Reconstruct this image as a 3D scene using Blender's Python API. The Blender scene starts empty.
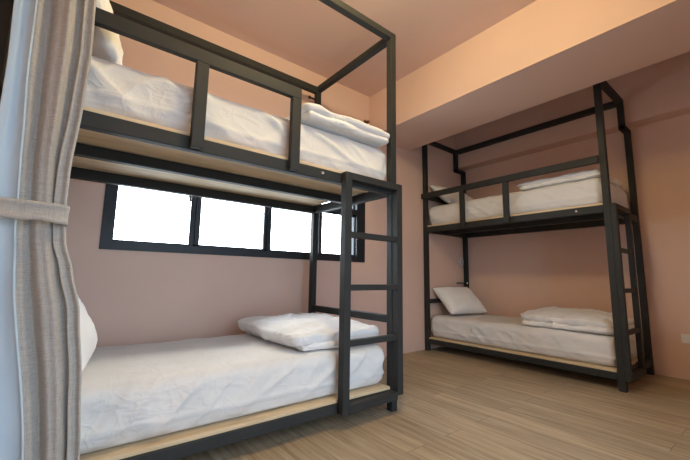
import bpy, bmesh, math, random
from mathutils import Vector, Matrix, noise, Euler
random.seed(4)
S = bpy.context.scene
COL = S.collection
PI = math.pi

# ------------------------------------------------------------------ room dimensions (metres)
WY = 2.814      # inner face of the window wall
RX = 4.385      # inner face of the right wall
LX = -0.36      # inner face of the left wall
FY = -0.45      # inner face of the wall behind the camera
ZC = 2.909      # ceiling
BX0, BX1, BZ = 2.554, 3.213, 2.425      # dropped beam

# ------------------------------------------------------------------ materials
def new_mat(name):
    m = bpy.data.materials.new(name); m.use_nodes = True
    nt = m.node_tree
    b = nt.nodes['Principled BSDF']
    return m, nt, b

def N(nt, kind, **kw):
    n = nt.nodes.new(kind)
    for k, v in kw.items():
        if k in n.inputs: n.inputs[k].default_value = v
        else: setattr(n, k, v)
    return n

def coords(nt, scale=(1, 1, 1), rot=(0, 0, 0)):
    tc = N(nt, 'ShaderNodeTexCoord')
    mp = N(nt, 'ShaderNodeMapping')
    mp.inputs['Scale'].default_value = scale
    mp.inputs['Rotation'].default_value = rot
    nt.links.new(tc.outputs['Object'], mp.inputs['Vector'])
    return mp.outputs['Vector']

def ramp(nt, fac, stops):
    r = N(nt, 'ShaderNodeValToRGB')
    el = r.color_ramp.elements
    while len(el) < len(stops): el.new(0.5)
    for e, (p, c) in zip(el, stops):
        e.position = p; e.color = (*c, 1)
    nt.links.new(fac, r.inputs['Fac'])
    return r.outputs['Color']

def bump(nt, b, height, strength, dist=0.01):
    n = N(nt, 'ShaderNodeBump', Strength=strength, Distance=dist)
    nt.links.new(height, n.inputs['Height'])
    nt.links.new(n.outputs['Normal'], b.inputs['Normal'])

def paint(name, col, rough=0.75, var=0.03, bstr=0.08):
    m, nt, b = new_mat(name)
    v = coords(nt)
    n1 = N(nt, 'ShaderNodeTexNoise', Scale=1.7, Detail=4.0)
    nt.links.new(v, n1.inputs['Vector'])
    lo = tuple(c * (1 - var) for c in col); hi = tuple(min(1, c * (1 + var)) for c in col)
    nt.links.new(ramp(nt, n1.outputs['Fac'], [(0.3, lo), (0.7, hi)]), b.inputs['Base Color'])
    n2 = N(nt, 'ShaderNodeTexNoise', Scale=140.0, Detail=3.0)
    nt.links.new(v, n2.inputs['Vector'])
    bump(nt, b, n2.outputs['Fac'], bstr, 0.002)
    b.inputs['Roughness'].default_value = rough
    return m

def steel(name, col, rough=0.42):
    m, nt, b = new_mat(name)
    v = coords(nt)
    n1 = N(nt, 'ShaderNodeTexNoise', Scale=6.0, Detail=5.0)
    nt.links.new(v, n1.inputs['Vector'])
    lo = tuple(c * .88 for c in col); hi = tuple(c * 1.12 for c in col)
    nt.links.new(ramp(nt, n1.outputs['Fac'], [(0.3, lo), (0.7, hi)]), b.inputs['Base Color'])
    n2 = N(nt, 'ShaderNodeTexNoise', Scale=260.0)
    nt.links.new(v, n2.inputs['Vector'])
    bump(nt, b, n2.outputs['Fac'], 0.12, 0.002)
    b.inputs['Roughness'].default_value = rough
    return m

def plywood(name):
    m, nt, b = new_mat(name)
    v = coords(nt, (1.2, 14, 14))
    n1 = N(nt, 'ShaderNodeTexNoise', Scale=2.2, Detail=6.0, Distortion=0.6)
    nt.links.new(v, n1.inputs['Vector'])
    nt.links.new(ramp(nt, n1.outputs['Fac'], [(0.25, (.47, .345, .20)), (0.5, (.61, .47, .295)), (0.75, (.69, .56, .38))]), b.inputs['Base Color'])
    bump(nt, b, n1.outputs['Fac'], 0.1, 0.002)
    b.inputs['Roughness'].default_value = 0.6
    return m

def fabric(name, col, weave=420.0, bstr=0.15, rough=0.9, var=0.04, wr=0.0):
    m, nt, b = new_mat(name)
    v = coords(nt)
    n1 = N(nt, 'ShaderNodeTexNoise', Scale=5.0, Detail=5.0)
    nt.links.new(v, n1.inputs['Vector'])
    lo = tuple(c * (1 - var) for c in col); hi = tuple(min(1, c * (1 + var)) for c in col)
    nt.links.new(ramp(nt, n1.outputs['Fac'], [(0.3, lo), (0.7, hi)]), b.inputs['Base Color'])
    n2 = N(nt, 'ShaderNodeTexNoise', Scale=weave, Detail=2.0)
    nt.links.new(v, n2.inputs['Vector'])
    h = n2.outputs['Fac']
    if wr:
        # ridged noise: narrow creases in two slanting directions, broken into patches
        def crease(scale, rot, sc, dist):
            n = N(nt, 'ShaderNodeTexNoise', Scale=sc, Detail=2.5, Distortion=dist)
            nt.links.new(coords(nt, scale, rot), n.inputs['Vector'])
            m1 = N(nt, 'ShaderNodeMath', operation='SUBTRACT'); nt.links.new(n.outputs['Fac'], m1.inputs[0]); m1.inputs[1].default_value = .5
            m2 = N(nt, 'ShaderNodeMath', operation='ABSOLUTE'); nt.links.new(m1.outputs[0], m2.inputs[0])
            m3 = N(nt, 'ShaderNodeMapRange'); m3.inputs['From Min'].default_value = 0.0; m3.inputs['From Max'].default_value = .085
            m3.inputs['To Min'].default_value = 1.0; m3.inputs['To Max'].default_value = 0.0; m3.interpolation_type = 'SMOOTHSTEP'
            nt.links.new(m2.outputs[0], m3.inputs['Value']); return m3.outputs['Result']
        c1 = crease((1.0, 2.6, 3.2), (.5, .3, .6), 3.4, .7)
        c2 = crease((2.4, 1.0, 2.2), (.2, .7, -.5), 4.6, .5)
        pt = N(nt, 'ShaderNodeTexNoise', Scale=3.5, Detail=2.0)
        nt.links.new(v, pt.inputs['Vector'])
        ms = N(nt, 'ShaderNodeMapRange'); ms.inputs['From Min'].default_value = .42; ms.inputs['From Max'].default_value = .62
        nt.links.new(pt.outputs['Fac'], ms.inputs['Value'])
        ad = N(nt, 'ShaderNodeMath', operation='ADD'); nt.links.new(c1, ad.inputs[0]); nt.links.new(c2, ad.inputs[1])
        mu = N(nt, 'ShaderNodeMath', operation='MULTIPLY'); nt.links.new(ad.outputs[0], mu.inputs[0]); nt.links.new(ms.outputs['Result'], mu.inputs[1])
        bb = N(nt, 'ShaderNodeBump', Strength=wr, Distance=0.02)
        nt.links.new(mu.outputs[0], bb.inputs['Height'])
        b1 = N(nt, 'ShaderNodeBump', Strength=bstr, Distance=0.003)
        nt.links.new(h, b1.inputs['Height']); nt.links.new(bb.outputs['Normal'], b1.inputs['Normal'])
        nt.links.new(b1.outputs['Normal'], b.inputs['Normal'])
    else:
        bump(nt, b, h, bstr, 0.004)
    b.inputs['Roughness'].default_value = rough
    b.inputs['Sheen Weight'].default_value = 0.15
    b.inputs['Specular IOR Level'].default_value = 0.2
    return m

def linen(name):
    m, nt, b = new_mat(name)
    a = N(nt, 'ShaderNodeTexNoise', Scale=1.0, Detail=3.0)
    nt.links.new(coords(nt, (30, 30, 700)), a.inputs['Vector'])
    c = N(nt, 'ShaderNodeTexNoise', Scale=1.0, Detail=3.0)
    nt.links.new(coords(nt, (700, 700, 25)), c.inputs['Vector'])
    ad = N(nt, 'ShaderNodeMath', operation='ADD')
    nt.links.new(a.outputs['Fac'], ad.inputs[0]); nt.links.new(c.outputs['Fac'], ad.inputs[1])
    hf = N(nt, 'ShaderNodeMath', operation='MULTIPLY'); hf.inputs[1].default_value = 0.5
    nt.links.new(ad.outputs[0], hf.inputs[0])
    nt.links.new(ramp(nt, hf.outputs[0], [(0.35, (.29, .275, .255)), (0.65, (.455, .435, .405))]), b.inputs['Base Color'])
    bump(nt, b, hf.outputs[0], 0.25, 0.003)
    b.inputs['Roughness'].default_value = 0.9
    b.inputs['Sheen Weight'].default_value = 0.2
    b.inputs['Specular IOR Level'].default_value = 0.15
    return m

def laminate(name):
    m, nt, b = new_mat(name)
    v = coords(nt, (1, 1, 1), (0, 0, PI / 2))
    br = N(nt, 'ShaderNodeTexBrick', Scale=1.0)
    br.offset = 0.37; br.offset_frequency = 2
    br.inputs['Brick Width'].default_value = 1.25
    br.inputs['Row Height'].default_value = 0.155
    br.inputs['Mortar Size'].default_value = 0.0012
    br.inputs['Color1'].default_value = (0, 0, 0, 1)
    br.inputs['Color2'].default_value = (1, 1, 1, 1)
    br.inputs['Mortar'].default_value = (0.4, 0.4, 0.4, 1)
    nt.links.new(v, br.inputs['Vector'])
    # streaky grain, stretched along the plank (world Y), shifted per plank
    tc = N(nt, 'ShaderNodeTexCoord')
    sh = N(nt, 'ShaderNodeVectorMath', operation='MULTIPLY_ADD')
    nt.links.new(br.outputs['Color'], sh.inputs[0]); sh.inputs[1].default_value = (3, 7, 11)
    nt.links.new(tc.outputs['Object'], sh.inputs[2])
    mp = N(nt, 'ShaderNodeMapping'); mp.inputs['Scale'].default_value = (46, 2.2, 1)
    nt.links.new(sh.outputs[0], mp.inputs['Vector'])
    n1 = N(nt, 'ShaderNodeTexNoise', Scale=1.0, Detail=6.0, Roughness=0.62, Distortion=0.3)
    nt.links.new(mp.outputs[0], n1.inputs['Vector'])
    col = ramp(nt, n1.outputs['Fac'], [(0.28, FLOOR[0]), (0.5, FLOOR[1]), (0.74, FLOOR[2])])
    tint = N(nt, 'ShaderNodeMixRGB', blend_type='MULTIPLY'); tint.inputs['Fac'].default_value = 1
    tr = ramp(nt, br.outputs['Color'], [(0.0, (.86, .86, .86)), (1.0, (1.06, 1.05, 1.04))])
    nt.links.new(col, tint.inputs[1]); nt.links.new(tr, tint.inputs[2])
    jo = N(nt, 'ShaderNodeMixRGB', blend_type='MIX')
    nt.links.new(br.outputs['Fac'], jo.inputs['Fac'])
    nt.links.new(tint.outputs[0], jo.inputs[1]); jo.inputs[2].default_value = (.10, .075, .05, 1)
    nt.links.new(jo.outputs[0], b.inputs['Base Color'])
    bump(nt, b, n1.outputs['Fac'], 0.08, 0.003)
    b.inputs['Roughness'].default_value = 0.5
    b.inputs['Specular IOR Level'].default_value = 0.35
    return m
FLOOR = [(.235, .178, .115), (.385, .308, .21), (.51, .425, .305)]

def glass(name):
    m = bpy.data.materials.new(name); m.use_nodes = True
    nt = m.node_tree
    for n in list(nt.nodes):
        if n.type == 'BSDF_PRINCIPLED': nt.nodes.remove(n)
    out = nt.nodes['Material Output']
    tr = N(nt, 'ShaderNodeBsdfTransparent', Color=(.97, .985, .99, 1))
    gl = N(nt, 'ShaderNodeBsdfGlossy', Roughness=0.03)
    mx = N(nt, 'ShaderNodeMixShader')
    lw = N(nt, 'ShaderNodeFresnel', IOR=1.25)
    nt.links.new(lw.outputs[0], mx.inputs[0])
    nt.links.new(tr.outputs[0], mx.inputs[1]); nt.links.new(gl.outputs[0], mx.inputs[2])
    nt.links.new(mx.outputs[0], out.inputs['Surface'])
    return m

def emitter(name, col, strength):
    m = bpy.data.materials.new(name); m.use_nodes = True
    nt = m.node_tree
    for n in list(nt.nodes):
        if n.type == 'BSDF_PRINCIPLED': nt.nodes.remove(n)
    e = N(nt, 'ShaderNodeEmission', Color=(*col, 1), Strength=strength)
    nt.links.new(e.outputs[0], nt.nodes['Material Output'].inputs['Surface'])
    return m

PINK = (.68, .485, .405)
M = dict(
    wall=paint('pink wall paint', PINK),
    floor=laminate('oak laminate planks'),
    steel=steel('dark grey painted steel', (.023, .024, .0235), .6),
    alu=steel('black window aluminium', (.008, .010, .015), 0.5),
    ply=plywood('pine plywood'),
    sheet=fabric('white cotton sheet', (.68, .67, .66), wr=.16),
    quilt=fabric('white quilt cotton', (.77, .76, .755), wr=.28, bstr=.12),
    pillow=fabric('white pillow cotton', (.84, .83, .815), wr=.3),
    linen=linen('oatmeal linen'),
    lining=fabric('pale blue grey lining', (.46, .58, .68), weave=600, bstr=.08),
    glass=glass('window glass'),
    plastic=paint('white plastic', (.75, .75, .73), .4, .02, .02),
    brass=steel('dark copper', (.14, .055, .02), .3),
    chrome=steel('pale metal', (.55, .53, .48), .3),
    lamp=emitter('warm lamp glow', (1.0, .82, .42), 100.0),
)
M['steel'].node_tree.nodes['Principled BSDF'].inputs['Specular IOR Level'].default_value = 0.32
M['chrome'].node_tree.nodes['Principled BSDF'].inputs['Metallic'].default_value = 1.0

# ------------------------------------------------------------------ object helpers
def link_obj(name, bm, mat, parent=None, smooth=False):
    me = bpy.data.meshes.new(name)
    bmesh.ops.recalc_face_normals(bm, faces=bm.faces[:])
    bm.to_mesh(me); bm.free()
    me.materials.append(mat)
    if smooth:
        for p in me.polygons: p.use_smooth = True
    o = bpy.data.objects.new(name, me); COL.objects.link(o)
    if parent is not None: o.parent = parent
    return o

def tag(o, label, cat, group=None):
    o['label'] = label; o['category'] = cat
    if group: o['group'] = group
    return o

def thing(name, label, cat, loc=(0, 0, 0), rotz=0.0, group=None):
    o = bpy.data.objects.new(name, None); COL.objects.link(o)
    o.location = loc; o.rotation_euler = (0, 0, rotz); o.empty_display_size = .1
    return tag(o, label, cat, group)

def struct(o, label, cat):
    tag(o, label, cat); o['kind'] = 'structure'; return o

def box(bm, x0, x1, y0, y1, z0, z1, bev=0.0):
    r = bmesh.ops.create_cube(bm, size=1.0)
    vs = r['verts']
    bmesh.ops.scale(bm, vec=(x1 - x0, y1 - y0, z1 - z0), verts=vs)
    bmesh.ops.translate(bm, vec=((x0 + x1) / 2, (y0 + y1) / 2, (z0 + z1) / 2), verts=vs)
    if bev > 0:
        es = list({e for v in vs for e in v.link_edges})
        bmesh.ops.bevel(bm, geom=es, offset=bev, segments=2, profile=.5, affect='EDGES', clamp_overlap=True)

def boxes(lst, bev=0.0):
    bm = bmesh.new()
    for b in lst: box(bm, *b, bev)
    return bm

def lathe(bm, prof, seg=32, mat=None):
    rings = []
    for r, z in prof:
        ring = []
        for i in range(seg):
            a = 2 * PI * i / seg
            co = Vector((r * math.cos(a), r * math.sin(a), z))
            ring.append(bm.verts.new(mat @ co if mat else co))
        rings.append(ring)
    for a, b in zip(rings, rings[1:]):
        for i in range(seg):
            bm.faces.new((a[i], a[(i + 1) % seg], b[(i + 1) % seg], b[i]))
    bm.faces.new(rings[0]); bm.faces.new(list(reversed(rings[-1])))

def tube(bm, pts, r, seg=8):
    rings = []
    for i, p in enumerate(pts):
        a = pts[max(i - 1, 0)]; b = pts[min(i + 1, len(pts) - 1)]
        d = (b - a).normalized()
        x = d.orthogonal().normalized() if i == 0 else (px - d * px.dot(d)).normalized()
        px = x; y = d.cross(x)
        rings.append([bm.verts.new(p + (x * math.cos(2 * PI * k / seg) + y * math.sin(2 * PI * k / seg)) * r) for k in range(seg)])
    for a, b in zip(rings, rings[1:]):
        for k in range(seg):
            bm.faces.new((a[k], a[(k + 1) % seg], b[(k + 1) % seg], b[k]))
    bm.faces.new(rings[0]); bm.faces.new(list(reversed(rings[-1])))

def fbm(p, octv=4):
    return noise.fractal(p, 0.9, 2.0, octv)

def ridge(p):
    n = noise.noise(p)
    return max(0.0, 1 - abs(n) * 3.2) ** 2

def slab(bm, c, size, r, step, disp):
    """a soft slab: a box with rounded edges, fine lattice, then disp(pos, normal) moves each point"""
    sx, sy, sz = size
    nx, ny, nz = [max(2, int(math.ceil(s / st))) for s, st in zip(size, step)]
    c = Vector(c); h = Vector(size) / 2
    inner = Vector([max(a - r, 0.0) for a in h])
    vd = {}
    def V(i, j, k):
        if (i, j, k) in vd: return vd[(i, j, k)]
        p = Vector((-h.x + sx * i / nx, -h.y + sy * j / ny, -h.z + sz * k / nz))
        q = Vector([max(-inner[a], min(inner[a], p[a])) for a in range(3)])
        d = p - q
        n = d.normalized() if d.length > 1e-9 else Vector((0, 0, 1))
        if d.length > 1e-9: p = q + n * min(r, d.length if min(h) < r else r)
        w = c + p
        w = w + disp(w, n, p)
        vd[(i, j, k)] = bm.verts.new(w)
        return vd[(i, j, k)]
    def quad(a, b, cc, d):
        try: bm.faces.new((V(*a), V(*b), V(*cc), V(*d)))
        except ValueError: pass
    for i in range(nx):
        for j in range(ny):
            for k in (0, nz): quad((i, j, k), (i + 1, j, k), (i + 1, j + 1, k), (i, j + 1, k))
    for i in range(nx):
        for k in range(nz):
            for j in (0, ny): quad((i, j, k), (i + 1, j, k), (i + 1, j, k + 1), (i, j, k + 1))
    for j in range(ny):
        for k in range(nz):
            for i in (0, nx): quad((i, j, k), (i, j + 1, k), (i, j + 1, k + 1), (i, j, k + 1))

# ------------------------------------------------------------------ the setting
T = 0.16
o = link_obj('floor', boxes([(LX - T, RX + T, FY - T, WY + T, -0.1, 0)]), M['floor'])
struct(o, 'brown wood laminate plank floor running through the whole room', 'floor')
o = link_obj('ceiling', boxes([(LX - T, RX + T, FY - T, WY + T, ZC, ZC + .1)]), M['wall'])
struct(o, 'plain pink painted ceiling above the beds', 'ceiling')
o = link_obj('wall_right', boxes([(RX, RX + T, FY - T, WY + T, 0, ZC)]), M['wall'])
struct(o, 'plain pink wall along the right side behind the far bunk', 'wall')
dx0, dx1, dz1 = 0.0, 2.2, 2.2            # balcony door opening behind the viewer
o = link_obj('wall_front', boxes([(LX - T, dx0, FY - T, FY, 0, ZC), (dx1, RX, FY - T, FY, 0, ZC), (dx0, dx1, FY - T, FY, dz1, ZC)]), M['wall'])
struct(o, 'pink wall with the balcony door behind the viewer', 'wall')

# window wall with its opening
wx0, wx1, wz0, wz1 = 0.161, 2.497, 1.007, 2.02
o = link_obj('wall_back', boxes([(LX - T, wx0, WY, WY + T, 0, ZC), (wx1, RX, WY, WY + T, 0, ZC),
                               (wx0, wx1, WY, WY + T, 0, wz0), (wx0, wx1, WY, WY + T, wz1, ZC)]), M['wall'])
struct(o, 'pink wall with the wide window behind the near bunk', 'wall')

o = link_obj('wall_left', boxes([(LX - T, LX, FY, WY, 0, ZC)]), M['wall'])
struct(o, 'plain pink wall at the left behind the curtain', 'wall')

# dropped beam and the shallow beam along the right wall
o = link_obj('trim_1', boxes([(BX0, BX1, FY, WY, BZ, ZC)]), M['wall'])
struct(o, 'wide dropped pink ceiling beam crossing the room before the far bunk', 'beam')
o = link_obj('trim_2', boxes([(4.212, RX, FY, WY, 2.40, ZC)]), M['wall'])
struct(o, 'shallow pink beam along the top of the right wall', 'beam')

# window: dark aluminium, four sliding panes below a transom and a fixed row above it
win = bpy.data.objects.new('window_1', None); COL.objects.link(win)
win.location = (wx0, WY, wz0)
struct(win, 'wide black aluminium window with four bright panes below the upper bunk', 'window')
ww, wh = wx1 - wx0, wz1 - wz0
def wbox(*b): return b
fy0, fy1 = -0.008, 0.09
tz0, tz1 = 0.50, 0.555
link_obj('window_frame', boxes([(.066, ww - .118, fy0, fy1, 0, .058), (.066, ww - .118, fy0, fy1, wh - .05, wh), (0, .066, fy0, fy1, 0, wh),
                                (ww - .118, ww, fy0, fy1, 0, wh), (.066, ww - .118, fy0, fy1, tz0, tz1)]), M['alu'], win)
edges = [.066, .586, 1.178, 1.722, ww - .118]       # sash boundaries
for i in range(4):
    a, b = edges[i], edges[i + 1]
    a2 = a + (.0 if i == 0 else .02); b2 = b + (.0 if i == 3 else .03)
    dyy = .02 if i % 2 else .05
    L_, R_ = .012 if i == 0 else .03, .012 if i == 3 else .034
    s = link_obj('sash', boxes([(a2, a2 + L_, dyy, dyy + .025, .058, tz0), (b2 - R_, b2, dyy, dyy + .025, .058, tz0),
                                (a2, b2, dyy, dyy + .025, .058, .075), (a2, b2, dyy, dyy + .025, tz0 - .02, tz0)], .002), M['alu'], win)
    link_obj('pane', boxes([(a2 + L_, b2 - R_, dyy + .01, dyy + .015, .075, tz0 - .02)]), M['glass'], s)
    s2 = link_obj('sash', boxes([(a2, a2 + L_, .04, .065, tz1, wh - .05), (b2 - R_, b2, .04, .065, tz1, wh - .05)], .002), M['alu'], win)
    link_obj('pane', boxes([(a2 + L_, b2 - R_, .05, .055, tz1, wh - .05)]), M['glass'], s2)
for x in (.553, 1.2, 1.745):
    link_obj('mullion', boxes([(x, x + .035, .0, .016, .058, tz0)], .003), M['alu'], win)
h = link_obj('window_latch', boxes([(.535, .548, -.012, .012, .40, .455), (.527, .535, -.014, -.006, .425, .455)], .002), M['alu'], win)

door = bpy.data.objects.new('door_1', None); COL.objects.link(door)
door.location = (dx0, FY, 0)
struct(door, 'tall glass balcony door behind the viewer', 'door')
dw = dx1 - dx0
link_obj('door_frame', boxes([(0, .06, -.1, 0, 0, dz1), (dw - .06, dw, -.1, 0, 0, dz1), (0, dw, -.1, 0, dz1 - .06, dz1),
                              (0, dw, -.1, 0, 0, .05), (dw / 2 - .04, dw / 2 + .04, -.09, -.01, 0, dz1)], .003), M['alu'], door)
link_obj('pane', boxes([(.06, dw / 2 - .04, -.055, -.05, .05, dz1 - .06)]), M['glass'], door)
link_obj('pane', boxes([(dw / 2 + .04, dw - .06, -.055, -.05, .05, dz1 - .06)]), M['glass'], door)

# ------------------------------------------------------------------ bunk beds
ZT, Q = 2.65, .05
ZR0, ZR1 = 1.42, 1.485          # upper rails
ZL0, ZL1 = .082, .138           # lower rails
BEV = .004

def make_bunk(label, loc, rotz, L, D, foot_jog, guard, lad_side, group):
    """local axes: u along the bed from the head, v from the open side to the wall, z up"""
    root = thing('metal_bunk_bed', label, 'bunk bed', loc, rotz, group)
    st = M['steel']
    def part(name, lst, parent=root, mat=st, bev=BEV): return link_obj(name, boxes(lst, bev), mat, parent)
    vb = D - (foot_jog or 0)     # back edge of the canopy
    for u in (0, L - Q):
        part('post', [(u, u + Q, 0, Q, 0, ZT)])
        if foot_jog:
            part('post', [(u, u + Q, vb - Q, vb, 2.335, ZT), (u, u + Q, vb - Q, D, 2.335, 2.335 + .042), (u, u + Q, D - Q, D, 0, 2.335 + .042)])
        else:
            part('post', [(u, u + Q, D - Q, D, 0, ZT)])
        part('canopy_bar', [(u, u + Q, Q, vb - Q, ZT - Q, ZT)])
    part('canopy_bar', [(Q, L - Q, 0, Q, ZT - Q, ZT)])
    part('canopy_bar', [(Q, L - Q, vb - Q, vb, ZT - .062, ZT - .003)])
    # upper frame
    part('bed_rail', [(Q, L - Q, .004, Q, ZR0, ZR1)])
    part('bed_rail', [(Q, L - Q, D - Q, D, ZR0, ZR1)])
    part('end_rail', [(0.004, Q, Q, D - Q, ZR0, ZR1)])
    part('end_rail', [(L - Q, L - .004, Q, D - Q, ZR0, ZR1)])
    part('support_bar', [(Q, L - Q, D / 2 - .06, D / 2 - .012, ZR0 + .004, ZR1 - .004)])
    part('bed_board', [(.055, L - .055, .012, D - .012, ZR1, ZR1 + .018)], mat=M['ply'], bev=.002)
    # lower frame
    part('bed_rail', [(Q, L - Q, .004, Q, ZL0, ZL1)])
    part('bed_rail', [(Q, L - Q, D - Q, D, ZL0, ZL1)])
    part('end_rail', [(0.004, Q, Q, D - Q, ZL0, ZL1)])
    part('end_rail', [(L - Q, L - .004, Q, D - Q, ZL0, ZL1)])
    part('support_bar', [(Q, L - Q, D / 2 - .06, D / 2 - .012, ZL0 + .004, ZL1 - .004)])
    part('bed_board', [(.055, L - .055, .012, D - .012, ZL1, ZL1 + .018)], mat=M['ply'], bev=.002)
    # end bars
    part('end_bar', [(.002, .042, Q, D - Q, .55, .60)])
    part('end_bar', [(.002, .042, Q, D - Q, 1.85, 1.905)])
    # guard rail on the open side
    u0, u1, ups = guard
    g = part('guard_rail', [(u0, u1, -.032, 0, 1.843, 1.908)])
    for a, b in ups:
        part('guard_upright', [(a, b, -.034, -.001, 1.424, 1.843)], g)
    # ladder
    z1 = 1.487
    if lad_side == 'front':
        part('end_bar', [(L - .042, L - .002, Q, D - Q, .55, .60)])
        a0, a1, b0, b1 = L - .491, L - .441, L - .046, L + .004
        lad = part('ladder', [(a0, a1, -Q, 0, ZL0 + .002, z1), (b0, b1, -Q, 0, ZL0 + .03, z1), (a1, b0, -Q, 0, z1 - .045, z1),
                              (a1, b0, -Q, 0, ZL0 + .004, ZL1 - .004)])
        for z in (1.105, .788, .468):
            part('rung', [(a1, b0, -.044, -.008, z - .018, z + .018)], lad)
    else:
        a0, a1, b0, b1 = -.002, .048, .38, .43
        W_ = .038
        lad = part('ladder', [(L, L + W_, a0, a1, ZL0 + .002, z1), (L, L + W_, b0, b1, ZL0 + .002, z1), (L, L + W_, a1, b0, z1 - .045, z1),
                              (L, L + W_, a1, b0, ZL0 + .004, ZL1 - .004)])
        for z in (1.105, .775, .445):
            part('rung', [(L + .003, L + .034, a1, b0, z - .018, z + .018)], lad)
    return root

def screw_cap(root, u, z):
    bm = bmesh.new()
    mt = Matrix.Translation((u, .004, z)) @ Matrix.Rotation(PI / 2, 4, 'X')
    lathe(bm, [(.0095, 0), (.0095, .004), (.006, .005), (.0055, .002), (.001, .002)], 20, mt)
    o = link_obj('screw_cap', bm, M['chrome'], root, True); o['label'] = 'pale round screw cap'

B1 = (-.29, 1.659, 2.058, 1.022)         # x0, y front, length, depth
B2 = (3.469, 2.804, 1.938, .904)         # x front, y head, length, depth
bed1 = make_bunk('large near dark steel bunk bed under the window with ladder on its long side', (B1[0], B1[1], 0), 0, B1[2], B1[3], 0,
                 (0, 1.25, [(.681, .738), (1.193, 1.25)]), 'front', 'steel bunk beds')
bed2 = make_bunk('far dark steel bunk bed by the right wall with ladder on its foot end', (B2[0], B2[1], 0), -PI / 2, B2[2], B2[3], .176,
                 (-.004, B2[2] - Q, [(.545, .60), (1.05, 1.105)]), 'foot', 'steel bunk beds')
screw_cap(bed1, 1.43, 1.458); screw_cap(bed2, 1.69, 1.455)
# little bolt near the top of the near bunk's rear post
bm = bmesh.new()
lathe(bm, [(.009, 0), (.009, .06), (.015, .062), (.015, .075), (.002, .077)], 14, Matrix.Translation((B1[2] - Q, B1[3] - .025, 2.525)) @ Matrix.Rotation(-PI / 2, 4, 'Y'))
link_obj('bolt', bm, M['steel'], bed1, True)

# ------------------------------------------------------------------ bedding
def at1(u, v, z): return Vector((B1[0] + u, B1[1] + v, z))
def at2(u, v, z): return Vector((B2[0] + v, B2[1] - u, z))

AMP = {1: .95, 2: 1.4, 3: .8, 4: .9}
def mattress(name, label, group, frame, L, D, z0, th, seed, sgn, r=.058, uend=.058, ust=.06):
    bm = bmesh.new()
    off = Vector((seed * 7.3, seed * 3.1, seed * 5.7))
    u0, u1, v0, v1 = ust, L - uend, .053, D - .055
    def disp(w, n, p):
        q = w + off
        up = max(0.0, n.z); side = 1 - abs(n.z)
        t = (w.z - th * 0) / th
        d = 0.0
        # gentle sag and puffiness
        d += .006 * fbm(q * 3.0) * up
        d += .0035 * fbm(q * 9) * up
        # drawn creases along the sides: long slanting folds, irregular, plus a seam low down
        wq = q + Vector((noise.noise(q * 2.2 + Vector((9, 0, 0))), noise.noise(q * 2.2 + Vector((0, 9, 0))), noise.noise(q * 2.2))) * .07
        l = wq.x if abs(n.y) > abs(n.x) else wq.y
        sg = -1 if seed == 1 else 1
        s1 = Vector(((l + sg * wq.z * .9) * 6.5, (l - sg * wq.z) * .7, seed * 3.3))
        s2 = Vector(((l + sg * wq.z * 1.5) * 4.0, (l - sg * wq.z) * .9, seed * 5.1))
        s3 = Vector(((l - sg * wq.z * 1.2) * 5.0, l * 1.0, seed * 7.7))
        m1 = min(1, max(0, noise.noise(q * 1.5 + Vector((0, 0, 5))) * 1.6 + .5)); m2 = min(1, max(0, noise.noise(q * 1.7 + Vector((7, 0, 5))) * 1.6 + .3))
        d += (.019 * ridge(s1) * m1 + .017 * ridge(s2) * (1 - m1 * .6) + .012 * ridge(s3) * m2) * side * AMP.get(seed, 1)
        zz = w.z - th * .30 - .012 * noise.noise(Vector((l * 1.3, seed, 0)))
        d += (.007 * math.exp(-(zz / .010) ** 2) - .005 * math.exp(-((zz + .02) / .012) ** 2)) * side
        d += .003 * fbm(q * 10) * side
        k = n * d
        # bottom hem pulls in under the mattress
        if w.z < th * .22 and side > .2:
            k -= Vector((n.x, n.y, 0)) * .012 * (1 - w.z / (th * .22))
        if n.z < -.5: k = Vector((0, 0, 0))
        e = w + k                      # keep clear of the corner posts
        if e.x < .055 or e.x > L - .055:
            k.y = max(.054, min(D - .054, e.y)) - w.y
        k.y = max(.006, w.y + k.y) - w.y
        k.z = max(.001, w.z + k.z) - w.z
        return k
    slab(bm, ((u0 + u1) / 2, (v0 + v1) / 2, th / 2), (u1 - u0, v1 - v0, th), r, (.014, .014, .013), disp)
    o = link_obj(name, bm, M['sheet'], None, True)
    o.location = (frame[0], frame[1], z0)
    if sgn: o.rotation_euler = (0, 0, -PI / 2)
    return tag(o, label, 'mattress', group)

G = 'white sheeted mattresses on the bunks'
mattress('mattress', 'white sheeted mattress on the lower bunk of the near bed', G, B1, B1[2], B1[3], .157, .258, 1, 0)
mattress('mattress', 'white sheeted mattress on the upper bunk of the near bed, behind the guard rail', G, B1, B1[2], B1[3], 1.504, .262, 2, 0, uend=.046)
mattress('mattress', 'white sheeted mattress on the lower bunk of the far bed', G, B2, B2[2], B2[3], .157, .248, 3, 1, ust=.040)
mattress('mattress', 'white sheeted mattress on the upper bunk of the far bed', G, B2, B2[2], B2[3], 1.504, .246, 4, 1, ust=.036)

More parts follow.
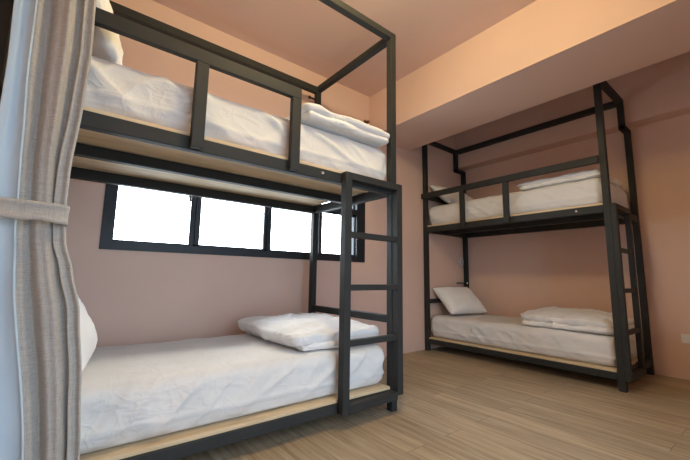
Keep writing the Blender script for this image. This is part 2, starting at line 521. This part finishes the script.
def pillow(label, center, tilt_axis_rot, w, d, hgt, seed, group):
    """w along local x, d along local y, hgt thickness along local z"""
    bm = bmesh.new()
    nx, ny = 44, 30
    off = Vector((seed * 3.7, seed * 9.1, seed))
    grid = {}
    for s in (1, -1):
        for i in range(nx + 1):
            for j in range(ny + 1):
                a = -1 + 2 * i / nx; b = -1 + 2 * j / ny
                edge = (i in (0, nx)) or (j in (0, ny))
                if edge and s == -1: grid[(i, j, s)] = grid[(i, j, 1)]; continue
                x = w / 2 * a * (1 - .07 * (1 - b * b) * abs(a) ** 3)
                y = d / 2 * b * (1 - .09 * (1 - a * a) * abs(b) ** 3)
                hh = hgt / 2 * max(0, (1 - abs(a) ** 3.2) * (1 - abs(b) ** 3.2)) ** .55
                p = Vector((x, y, s * hh))
                q = p * 1 + off + Vector((0, 0, s * 4))
                rad = Vector((a, b, 0))
                ang = math.atan2(b, a)
                wr = ridge(Vector((ang * 2.2, rad.length * 1.1, seed * 2.0 + s)))
                if not edge:
                    p.z += s * (.010 * fbm(q * 5) + .020 * (wr - .3) * max(0, min(1, rad.length) * (1.15 - rad.length)))
                else:
                    p.z += .008 * noise.noise(q * 6)
                grid[(i, j, s)] = bm.verts.new(p)
    for s in (1, -1):
        for i in range(nx):
            for j in range(ny):
                bm.faces.new((grid[(i, j, s)], grid[(i + 1, j, s)], grid[(i + 1, j + 1, s)], grid[(i, j + 1, s)]))
    o = link_obj('pillow', bm, M['pillow'], None, True)
    o.location = center; o.rotation_euler = tilt_axis_rot
    return tag(o, label, 'pillow', group)

G = 'white pillows at the bed heads'
# near bed: long side across the bed (world y), leaning back towards -x
def lean1(t): return (Matrix.Rotation(-t, 3, 'Y') @ Matrix.Rotation(PI / 2, 3, 'Y') @ Matrix.Rotation(PI / 2, 3, 'Z')).to_euler()
pillow('white pillow leaning at the head of the near lower bunk, half behind the curtain', (.0, 2.12, .612), lean1(math.radians(26)), .68, .39, .22, 1, G)
pillow('white pillow propped at the head of the near upper bunk, above the guard rail', (.0, 2.05, 2.0), lean1(math.radians(20)), .66, .50, .17, 2, G)
def lean2(t, yaw): return (Matrix.Rotation(yaw, 3, 'Z') @ Matrix.Rotation(t, 3, 'X')).to_euler()
pillow('white pillow leaning on the head bar of the far lower bunk', (3.915, 2.60, .588), lean2(math.radians(44), math.radians(-7)), .66, .43, .18, 3, G)
pillow('white pillow leaning at the head of the far upper bunk behind the guard rail', (3.905, 2.62, 1.905), lean2(math.radians(42), math.radians(-4)), .66, .42, .14, 4, G)

def quilt(label, frame, rot, layers, seed, group, step=.016, amp=1.0):
    """a folded quilt: soft layers in one cloth body; each layer (u0,u1,v0,v1,z0,z1,slump)"""
    bm = bmesh.new()
    off = Vector((seed * 11.3, seed * 4.9, seed * 2.2))
    for li, (u0, u1, v0, v1, z0, z1, slump) in enumerate(layers):
        th = z1 - z0
        lo = off + Vector((0, 0, li * 3.0))
        cu, cv = (u0 + u1) / 2, (v0 + v1) / 2
        def disp(w, n, p):
            q = w + lo
            a = p.x / ((u1 - u0) / 2); b = p.y / ((v1 - v0) / 2)
            k = Vector((0, 0, 0))
            k += n * amp * (.012 * fbm(q * 4.5) + .007 * fbm(q * 11))
            r1 = ridge(Vector((q.x * 3.0 + q.y * 2.0, q.y * 5.0 - q.x * 2, q.z * 2)))
            r2 = ridge(Vector((q.x * 6 - q.y * 3, q.y * 3 + q.x, q.z * 2 + 5)))
            k += n * amp * (.011 * (r1 - .25) + .007 * (r2 - .25))
            # wavy outline, pinched rim, softly domed top
            k += Vector((.016 * noise.noise(Vector((q.y * 4, li, seed))) * abs(a) ** 2, .016 * noise.noise(Vector((q.x * 4, li + 9, seed))) * abs(b) ** 2, 0))
            dome = (1 - abs(a) ** 3) * (1 - abs(b) ** 3)
            if n.z > 0: k.z -= slump * (1 - dome) * th * max(0, n.z)
            k.z -= .02 * max(0, a) ** 4 * (1 if slump > .3 else .4)
            if n.z < -.3 and li == 0: k.z = max(k.z, 0.0) * .3
            return k
        slab(bm, (cu, cv, z0 + th / 2), (u1 - u0, v1 - v0, th), th * .49, (step, step, th / 8), disp)
    o = link_obj('folded_quilt', bm, M['quilt'], None, True)
    o.location = (frame[0], frame[1], 0)
    if rot: o.rotation_euler = (0, 0, -PI / 2)
    return tag(o, label, 'quilt', group)

G = 'white quilts folded at the foot of each bunk'
quilt('white quilt folded in a soft mound on the near lower bunk, behind the ladder', B1, 0,
      [(1.375, 2.0, .075, .93, .423, .475, .1), (1.325, 2.008, .075, .955, .448, .568, .38)], 1, G, amp=1.0)
quilt('white quilt folded in layers on the near upper bunk, touching the front post', B1, 0,
      [(1.31, 1.985, -.012, .80, 1.773, 1.828, .12), (1.30, 1.998, -.024, .80, 1.811, 1.879, .3)], 2, G, amp=.55)
quilt('white quilt folded flat on the far lower bunk at its foot', B2, 1,
      [(1.12, 1.862, .065, .80, .411, .472, .1), (1.10, 1.867, .075, .80, .445, .572, .45)], 3, G, amp=1.5)
quilt('white quilt folded flat on the far upper bunk at its foot', B2, 1,
      [(1.16, 1.865, .085, .80, 1.756, 1.798, .1), (1.13, 1.868, .075, .80, 1.782, 1.846, .3)], 4, G)

# ------------------------------------------------------------------ curtain at the left, tied back
cur = thing('tied_curtain', 'oatmeal linen curtain gathered by a tieback at the left edge', 'curtain', (0, 0, 0))
def lerp_tab(tab, z):
    if z <= tab[0][0]: return tab[0][1]
    for (a, x), (b, y) in zip(tab, tab[1:]):
        if z <= b:
            t = (z - a) / (b - a); t = t * t * (3 - 2 * t) * .5 + t * .5
            return x + (y - x) * t
    return tab[-1][1]
RT = [(0.02, .105), (.257, .096), (.50, .078), (.72, .053), (.857, .020), (.95, -.006), (1.03, -.014), (1.10, -.017), (1.197, -.017), (1.42, -.004), (1.62, .002), (1.85, -.004), (2.62, .02)]
SM = [(0.02, -.03), (.297, -.046), (.884, -.125), (1.0, -.136), (1.06, -.138), (1.237, -.145), (1.52, -.157), (1.765, -.159), (2.62, -.165)]
LF = [(0.02, -.26), (.3, -.255), (.9, -.235), (1.03, -.225), (1.2, -.215), (1.35, -.207), (1.5, -.206), (1.72, -.212), (2.62, -.23)]
CY = 1.475
nz = 120
zs = [0.025 + (2.60 - .025) * i / nz for i in range(nz + 1)]
tie = lambda z: math.exp(-((z - 1.03) / .16) ** 2)
def cloth_body(name, mat, left, right, folds, depth, amp, ny, ph, round_end):
    bm = bmesh.new(); rows = []
    for z in zs:
        l, r = left(z), right(z)
        row = []
        a = amp * (1 - .45 * tie(z))
        # front, left to right
        for i in range(ny + 1):
            s = i / ny
            x = l + (r - l) * s
            f = math.sin(2 * PI * folds * (s ** 1.15) + ph + .5 * math.sin(z * 1.3))
            f2 = .35 * math.sin(2 * PI * folds * 2.3 * s + 1.7 * ph + z * 1.1)
            y = CY - a * (f + f2) + .010 * tie(z) + .004 * noise.noise(Vector((x * 20, z * 3, ph)))
            if round_end: y += depth * .55 * max(0, (s - .86) / .14) ** 2
            row.append(bm.verts.new((x, y, z)))
        # back, right to left
        for i in range(ny, -1, -3):
            s = i / ny
            x = l + (r - l) * s - .002
            y = CY + depth * (1 - .4 * tie(z)) + a * .5 * math.sin(2 * PI * folds * .8 * s)
            row.append(bm.verts.new((x, y, z)))
        rows.append(row)
    n = len(rows[0])
    for a, b in zip(rows, rows[1:]):
        for k in range(n):
            bm.faces.new((a[k], a[(k + 1) % n], b[(k + 1) % n], b[k]))
    bm.faces.new(rows[0]); bm.faces.new(rows[-1])
    return link_obj(name, bm, mat, cur, True)
cloth_body('curtain_panel', M['linen'], lambda z: lerp_tab(SM, z), lambda z: lerp_tab(RT, z) - .022 + .010 * tie(z), 1.55, .075, .020, 66, 2.2, True)
# the far edge of the cloth folded forward along the right side
cloth_body('curtain_edge', M['linen'], lambda z: lerp_tab(RT, z) - .034, lambda z: lerp_tab(RT, z), .8, .05, .007, 18, 2.4, True)
o = cloth_body('lining', M['lining'], lambda z: lerp_tab(LF, z), lambda z: lerp_tab(SM, z) + .004, .55, .07, .012, 30, 2.6, False)
o['label'] = 'pale blue grey lining turned forward'
bm = bmesh.new()
tube(bm, [Vector((lerp_tab(SM, z) + .001, CY - .015 + .012 * tie(z), z)) for z in zs], .0028, 8)
o = link_obj('hem', bm, M['lining'], cur, True); o['label'] = 'pale stitched hem edge'
# tieback: a flat strap round the bundle
bm = bmesh.new(); rows = []
loop = []
nl = 60
xl, xr, yf_, yb_ = -.235, -.011, CY - .034, CY + .085
for i in range(nl):
    a = 2 * PI * i / nl
    cx, cy = (xl + xr) / 2, (yf_ + yb_) / 2
    ca, sa = math.cos(a), math.sin(a)
    x = cx + (xr - xl) / 2 * math.copysign(abs(ca) ** .45, ca); y = cy + (yb_ - yf_) / 2 * math.copysign(abs(sa) ** .45, sa)
    loop.append((x, y, ca, sa))
for (x, y, ca, sa) in loop:
    sl = -.012 * (x - xl)            # strap dips towards the right
    z0 = 1.008 + sl + .003 * math.sin(x * 60); z1 = 1.070 + sl
    col = []
    for (t, zz) in ((0, z0), (.0045, z0 + .002), (.0045, z0 + .012), (.003, z0 + .014), (.003, z1 - .014), (.0045, z1 - .012), (.0045, z1 - .002), (0, z1)):
        col.append(bm.verts.new((x + ca * t, y + sa * t, zz)))
    rows.append(col)
for k in range(nl):
    a, b = rows[k], rows[(k + 1) % nl]
    m_ = len(a)
    for j in range(m_): bm.faces.new((a[j], b[j], b[(j + 1) % m_], a[(j + 1) % m_]))
tb = link_obj('tieback', bm, M['linen'], cur, True)
o = link_obj('tie_cord', boxes([(LX, xl + .005, CY + .02, CY + .026, 1.035, 1.05)]), M['linen'], tb)
# rail above the curtain
bm = bmesh.new()
tube(bm, [Vector((-.1, y, 2.64)) for y in (-.3, .4, 1.0, 1.58)], .014, 14)
rl = link_obj('curtain_rail', bm, M['steel'], None, True)
tag(rl, 'dark round curtain rail above the linen curtain', 'curtain rail')
for y in (-.2, 1.3):
    link_obj('rail_bracket', boxes([(LX, -.1, y - .01, y + .01, 2.632, 2.648)]), M['steel'], rl)

# ------------------------------------------------------------------ small fittings
# little copper hook on the window wall near the beam
hk = thing('wall_hook', 'small dark copper pipe stub on the pink wall beside the ceiling beam', 'hook', (2.492, WY, 2.585))
bm = bmesh.new(); lathe(bm, [(.026, 0), (.026, .006), (.018, .010)], 20, Matrix.Rotation(PI / 2, 4, 'X')); link_obj('rosette', bm, M['brass'], hk, True)
bm = bmesh.new(); lathe(bm, [(.014, .006), (.014, .04), (.019, .042), (.019, .055), (.009, .055), (.008, .045)], 20, Matrix.Translation((0, 0, 0)) @ Matrix.Rotation(PI / 2, 4, 'X') @ Matrix.Rotation(.3, 4, 'X')); link_obj('stub', bm, M['brass'], hk, True)

# reading light beside the rear post of the far bunk
rd = thing('reading_light', 'small pale ring reading light on wall beside the far lower pillow', 'lamp', (4.245, WY, 1.085))
bm = bmesh.new(); lathe(bm, [(.022, 0), (.022, .008), (.012, .012), (.008, .03)], 20, Matrix.Rotation(PI / 2, 4, 'X')); link_obj('mount', bm, M['plastic'], rd, True)
bm = bmesh.new(); tube(bm, [Vector((.034 * math.cos(a), -.035, .05 * math.sin(a))) for a in [2 * PI * i / 28 for i in range(29)]], .006, 8); link_obj('ring', bm, M['plastic'], rd, True)
sh = thing('wall_shelf', 'tiny narrow shelf on the wall above the far lower pillow', 'shelf', (4.235, WY, .79))
link_obj('shelf_board', boxes([(-.07, .07, -.08, 0, 0, .012)], .002), M['steel'], sh)
o = link_obj('edge_strip', boxes([(.045, .072, -.084, -.079, -.006, .016)], .001), M['plastic'], sh); o['label'] = 'pale end tip'

so = thing('wall_socket', 'white wall socket plate low on the right pink wall', 'socket', (RX, .598, .355))
link_obj('plate', boxes([(-.010, 0, -.06, .06, -.038, .038)], .003), M['plastic'], so)
link_obj('outlet', boxes([(-.013, -.008, -.022, .022, -.022, .022)], .002), M['plastic'], so)

# ceiling lamp that lights the room, above and right of the view
cl = thing('ceiling_lamp', 'round warm glowing ceiling lamp in front of the beam', 'lamp', (1.08, .98, ZC))
bm = bmesh.new(); lathe(bm, [(.11, 0), (.11, -.02), (.06, -.03)], 32); link_obj('lamp_base', bm, M['chrome'], cl, True)
bm = bmesh.new()
lathe(bm, [(.002, -.245)] + [(.12 * math.sin(a), -.125 - .12 * math.cos(a)) for a in [PI * i / 20 for i in range(1, 20)]] + [(.002, -.005)], 32)
link_obj('lamp_shade', bm, M['lamp'], cl, True)

# ------------------------------------------------------------------ daylight
w = bpy.data.worlds.new('World'); S.world = w; w.use_nodes = True
nt = w.node_tree
bg = nt.nodes['Background']
bg.inputs['Strength'].default_value = 1.0
# overcast sky: bright on the window side (+y), dimmer and bluer on the balcony side (-y), dull ground below
SKY_WINDOW = (11.6, 12.7, 13.8)
SKY_BALCONY = (3.1, 3.8, 4.5)
tc = N(nt, 'ShaderNodeTexCoord')
sx = N(nt, 'ShaderNodeSeparateXYZ')
nt.links.new(tc.outputs['Generated'], sx.inputs[0])
def mrange(sock, a, b):
    m = N(nt, 'ShaderNodeMapRange'); m.interpolation_type = 'SMOOTHSTEP'
    m.inputs['From Min'].default_value = a; m.inputs['From Max'].default_value = b
    nt.links.new(sock, m.inputs['Value']); return m.outputs['Result']
mxa = N(nt, 'ShaderNodeMixRGB')
nt.links.new(mrange(sx.outputs['Y'], -.25, .25), mxa.inputs['Fac'])
mxa.inputs[1].default_value = (*SKY_BALCONY, 1); mxa.inputs[2].default_value = (*SKY_WINDOW, 1)
n1 = N(nt, 'ShaderNodeTexNoise', Scale=2.5, Detail=4.0)
nt.links.new(tc.outputs['Generated'], n1.inputs['Vector'])
mxb = N(nt, 'ShaderNodeMixRGB', blend_type='MULTIPLY'); mxb.inputs['Fac'].default_value = 1
nt.links.new(mxa.outputs[0], mxb.inputs[1])
nt.links.new(ramp(nt, n1.outputs['Fac'], [(0.35, (.9, .93, .97)), (0.7, (1, 1, 1))]), mxb.inputs[2])
mxc = N(nt, 'ShaderNodeMixRGB', blend_type='MULTIPLY'); mxc.inputs['Fac'].default_value = 1
nt.links.new(mxb.outputs[0], mxc.inputs[1])
nt.links.new(ramp(nt, mrange(sx.outputs['Z'], -.25, .02), [(0, (.38, .38, .36)), (1, (1, 1, 1))]), mxc.inputs[2])
nt.links.new(mxc.outputs[0], bg.inputs['Color'])
def portal(loc, rot, sx, sy):
    l = bpy.data.lights.new('daylight_portal', 'AREA'); l.shape = 'RECTANGLE'; l.size = sx; l.size_y = sy
    l.cycles.is_portal = True
    ob = bpy.data.objects.new('daylight_portal', l); COL.objects.link(ob); ob.location = loc; ob.rotation_euler = rot
portal(((wx0 + wx1) / 2, WY + T + .01, (wz0 + wz1) / 2), (-PI / 2, 0, 0), ww, wh)
portal(((dx0 + dx1) / 2, FY - T - .01, dz1 / 2), (PI / 2, 0, 0), dw, dz1)

# ------------------------------------------------------------------ camera
f_px, yaw, pitch, roll, ch = 350.358, 51.651, 7.704, 0.907, 0.847
y_, p_, r_ = map(math.radians, (yaw, pitch, roll))
fw = Vector((math.cos(y_) * math.cos(p_), math.sin(y_) * math.cos(p_), math.sin(p_)))
rt = Vector((math.sin(y_), -math.cos(y_), 0)); up = rt.cross(fw)
rt2 = rt * math.cos(r_) + up * math.sin(r_); up2 = up * math.cos(r_) - rt * math.sin(r_)
cam = bpy.data.cameras.new('camera'); co = bpy.data.objects.new('camera', cam); COL.objects.link(co)
mw = Matrix((rt2, up2, -fw)).transposed().to_4x4(); mw.translation = (0, 0, ch)
co.matrix_world = mw
cam.sensor_fit = 'HORIZONTAL'; cam.sensor_width = 36; cam.lens = f_px * 36 / 690; cam.clip_start = .02
S.camera = co

S.view_settings.view_transform = 'Standard'; S.view_settings.look = 'None'
S.view_settings.gamma = 1.0; S.view_settings.use_curve_mapping = False
S.view_settings.exposure = 0.1
S.cycles.use_denoising = True
S.cycles.max_bounces = 10; S.cycles.diffuse_bounces = 6; S.cycles.transparent_max_bounces = 12
S.cycles.sample_clamp_indirect = 6.0
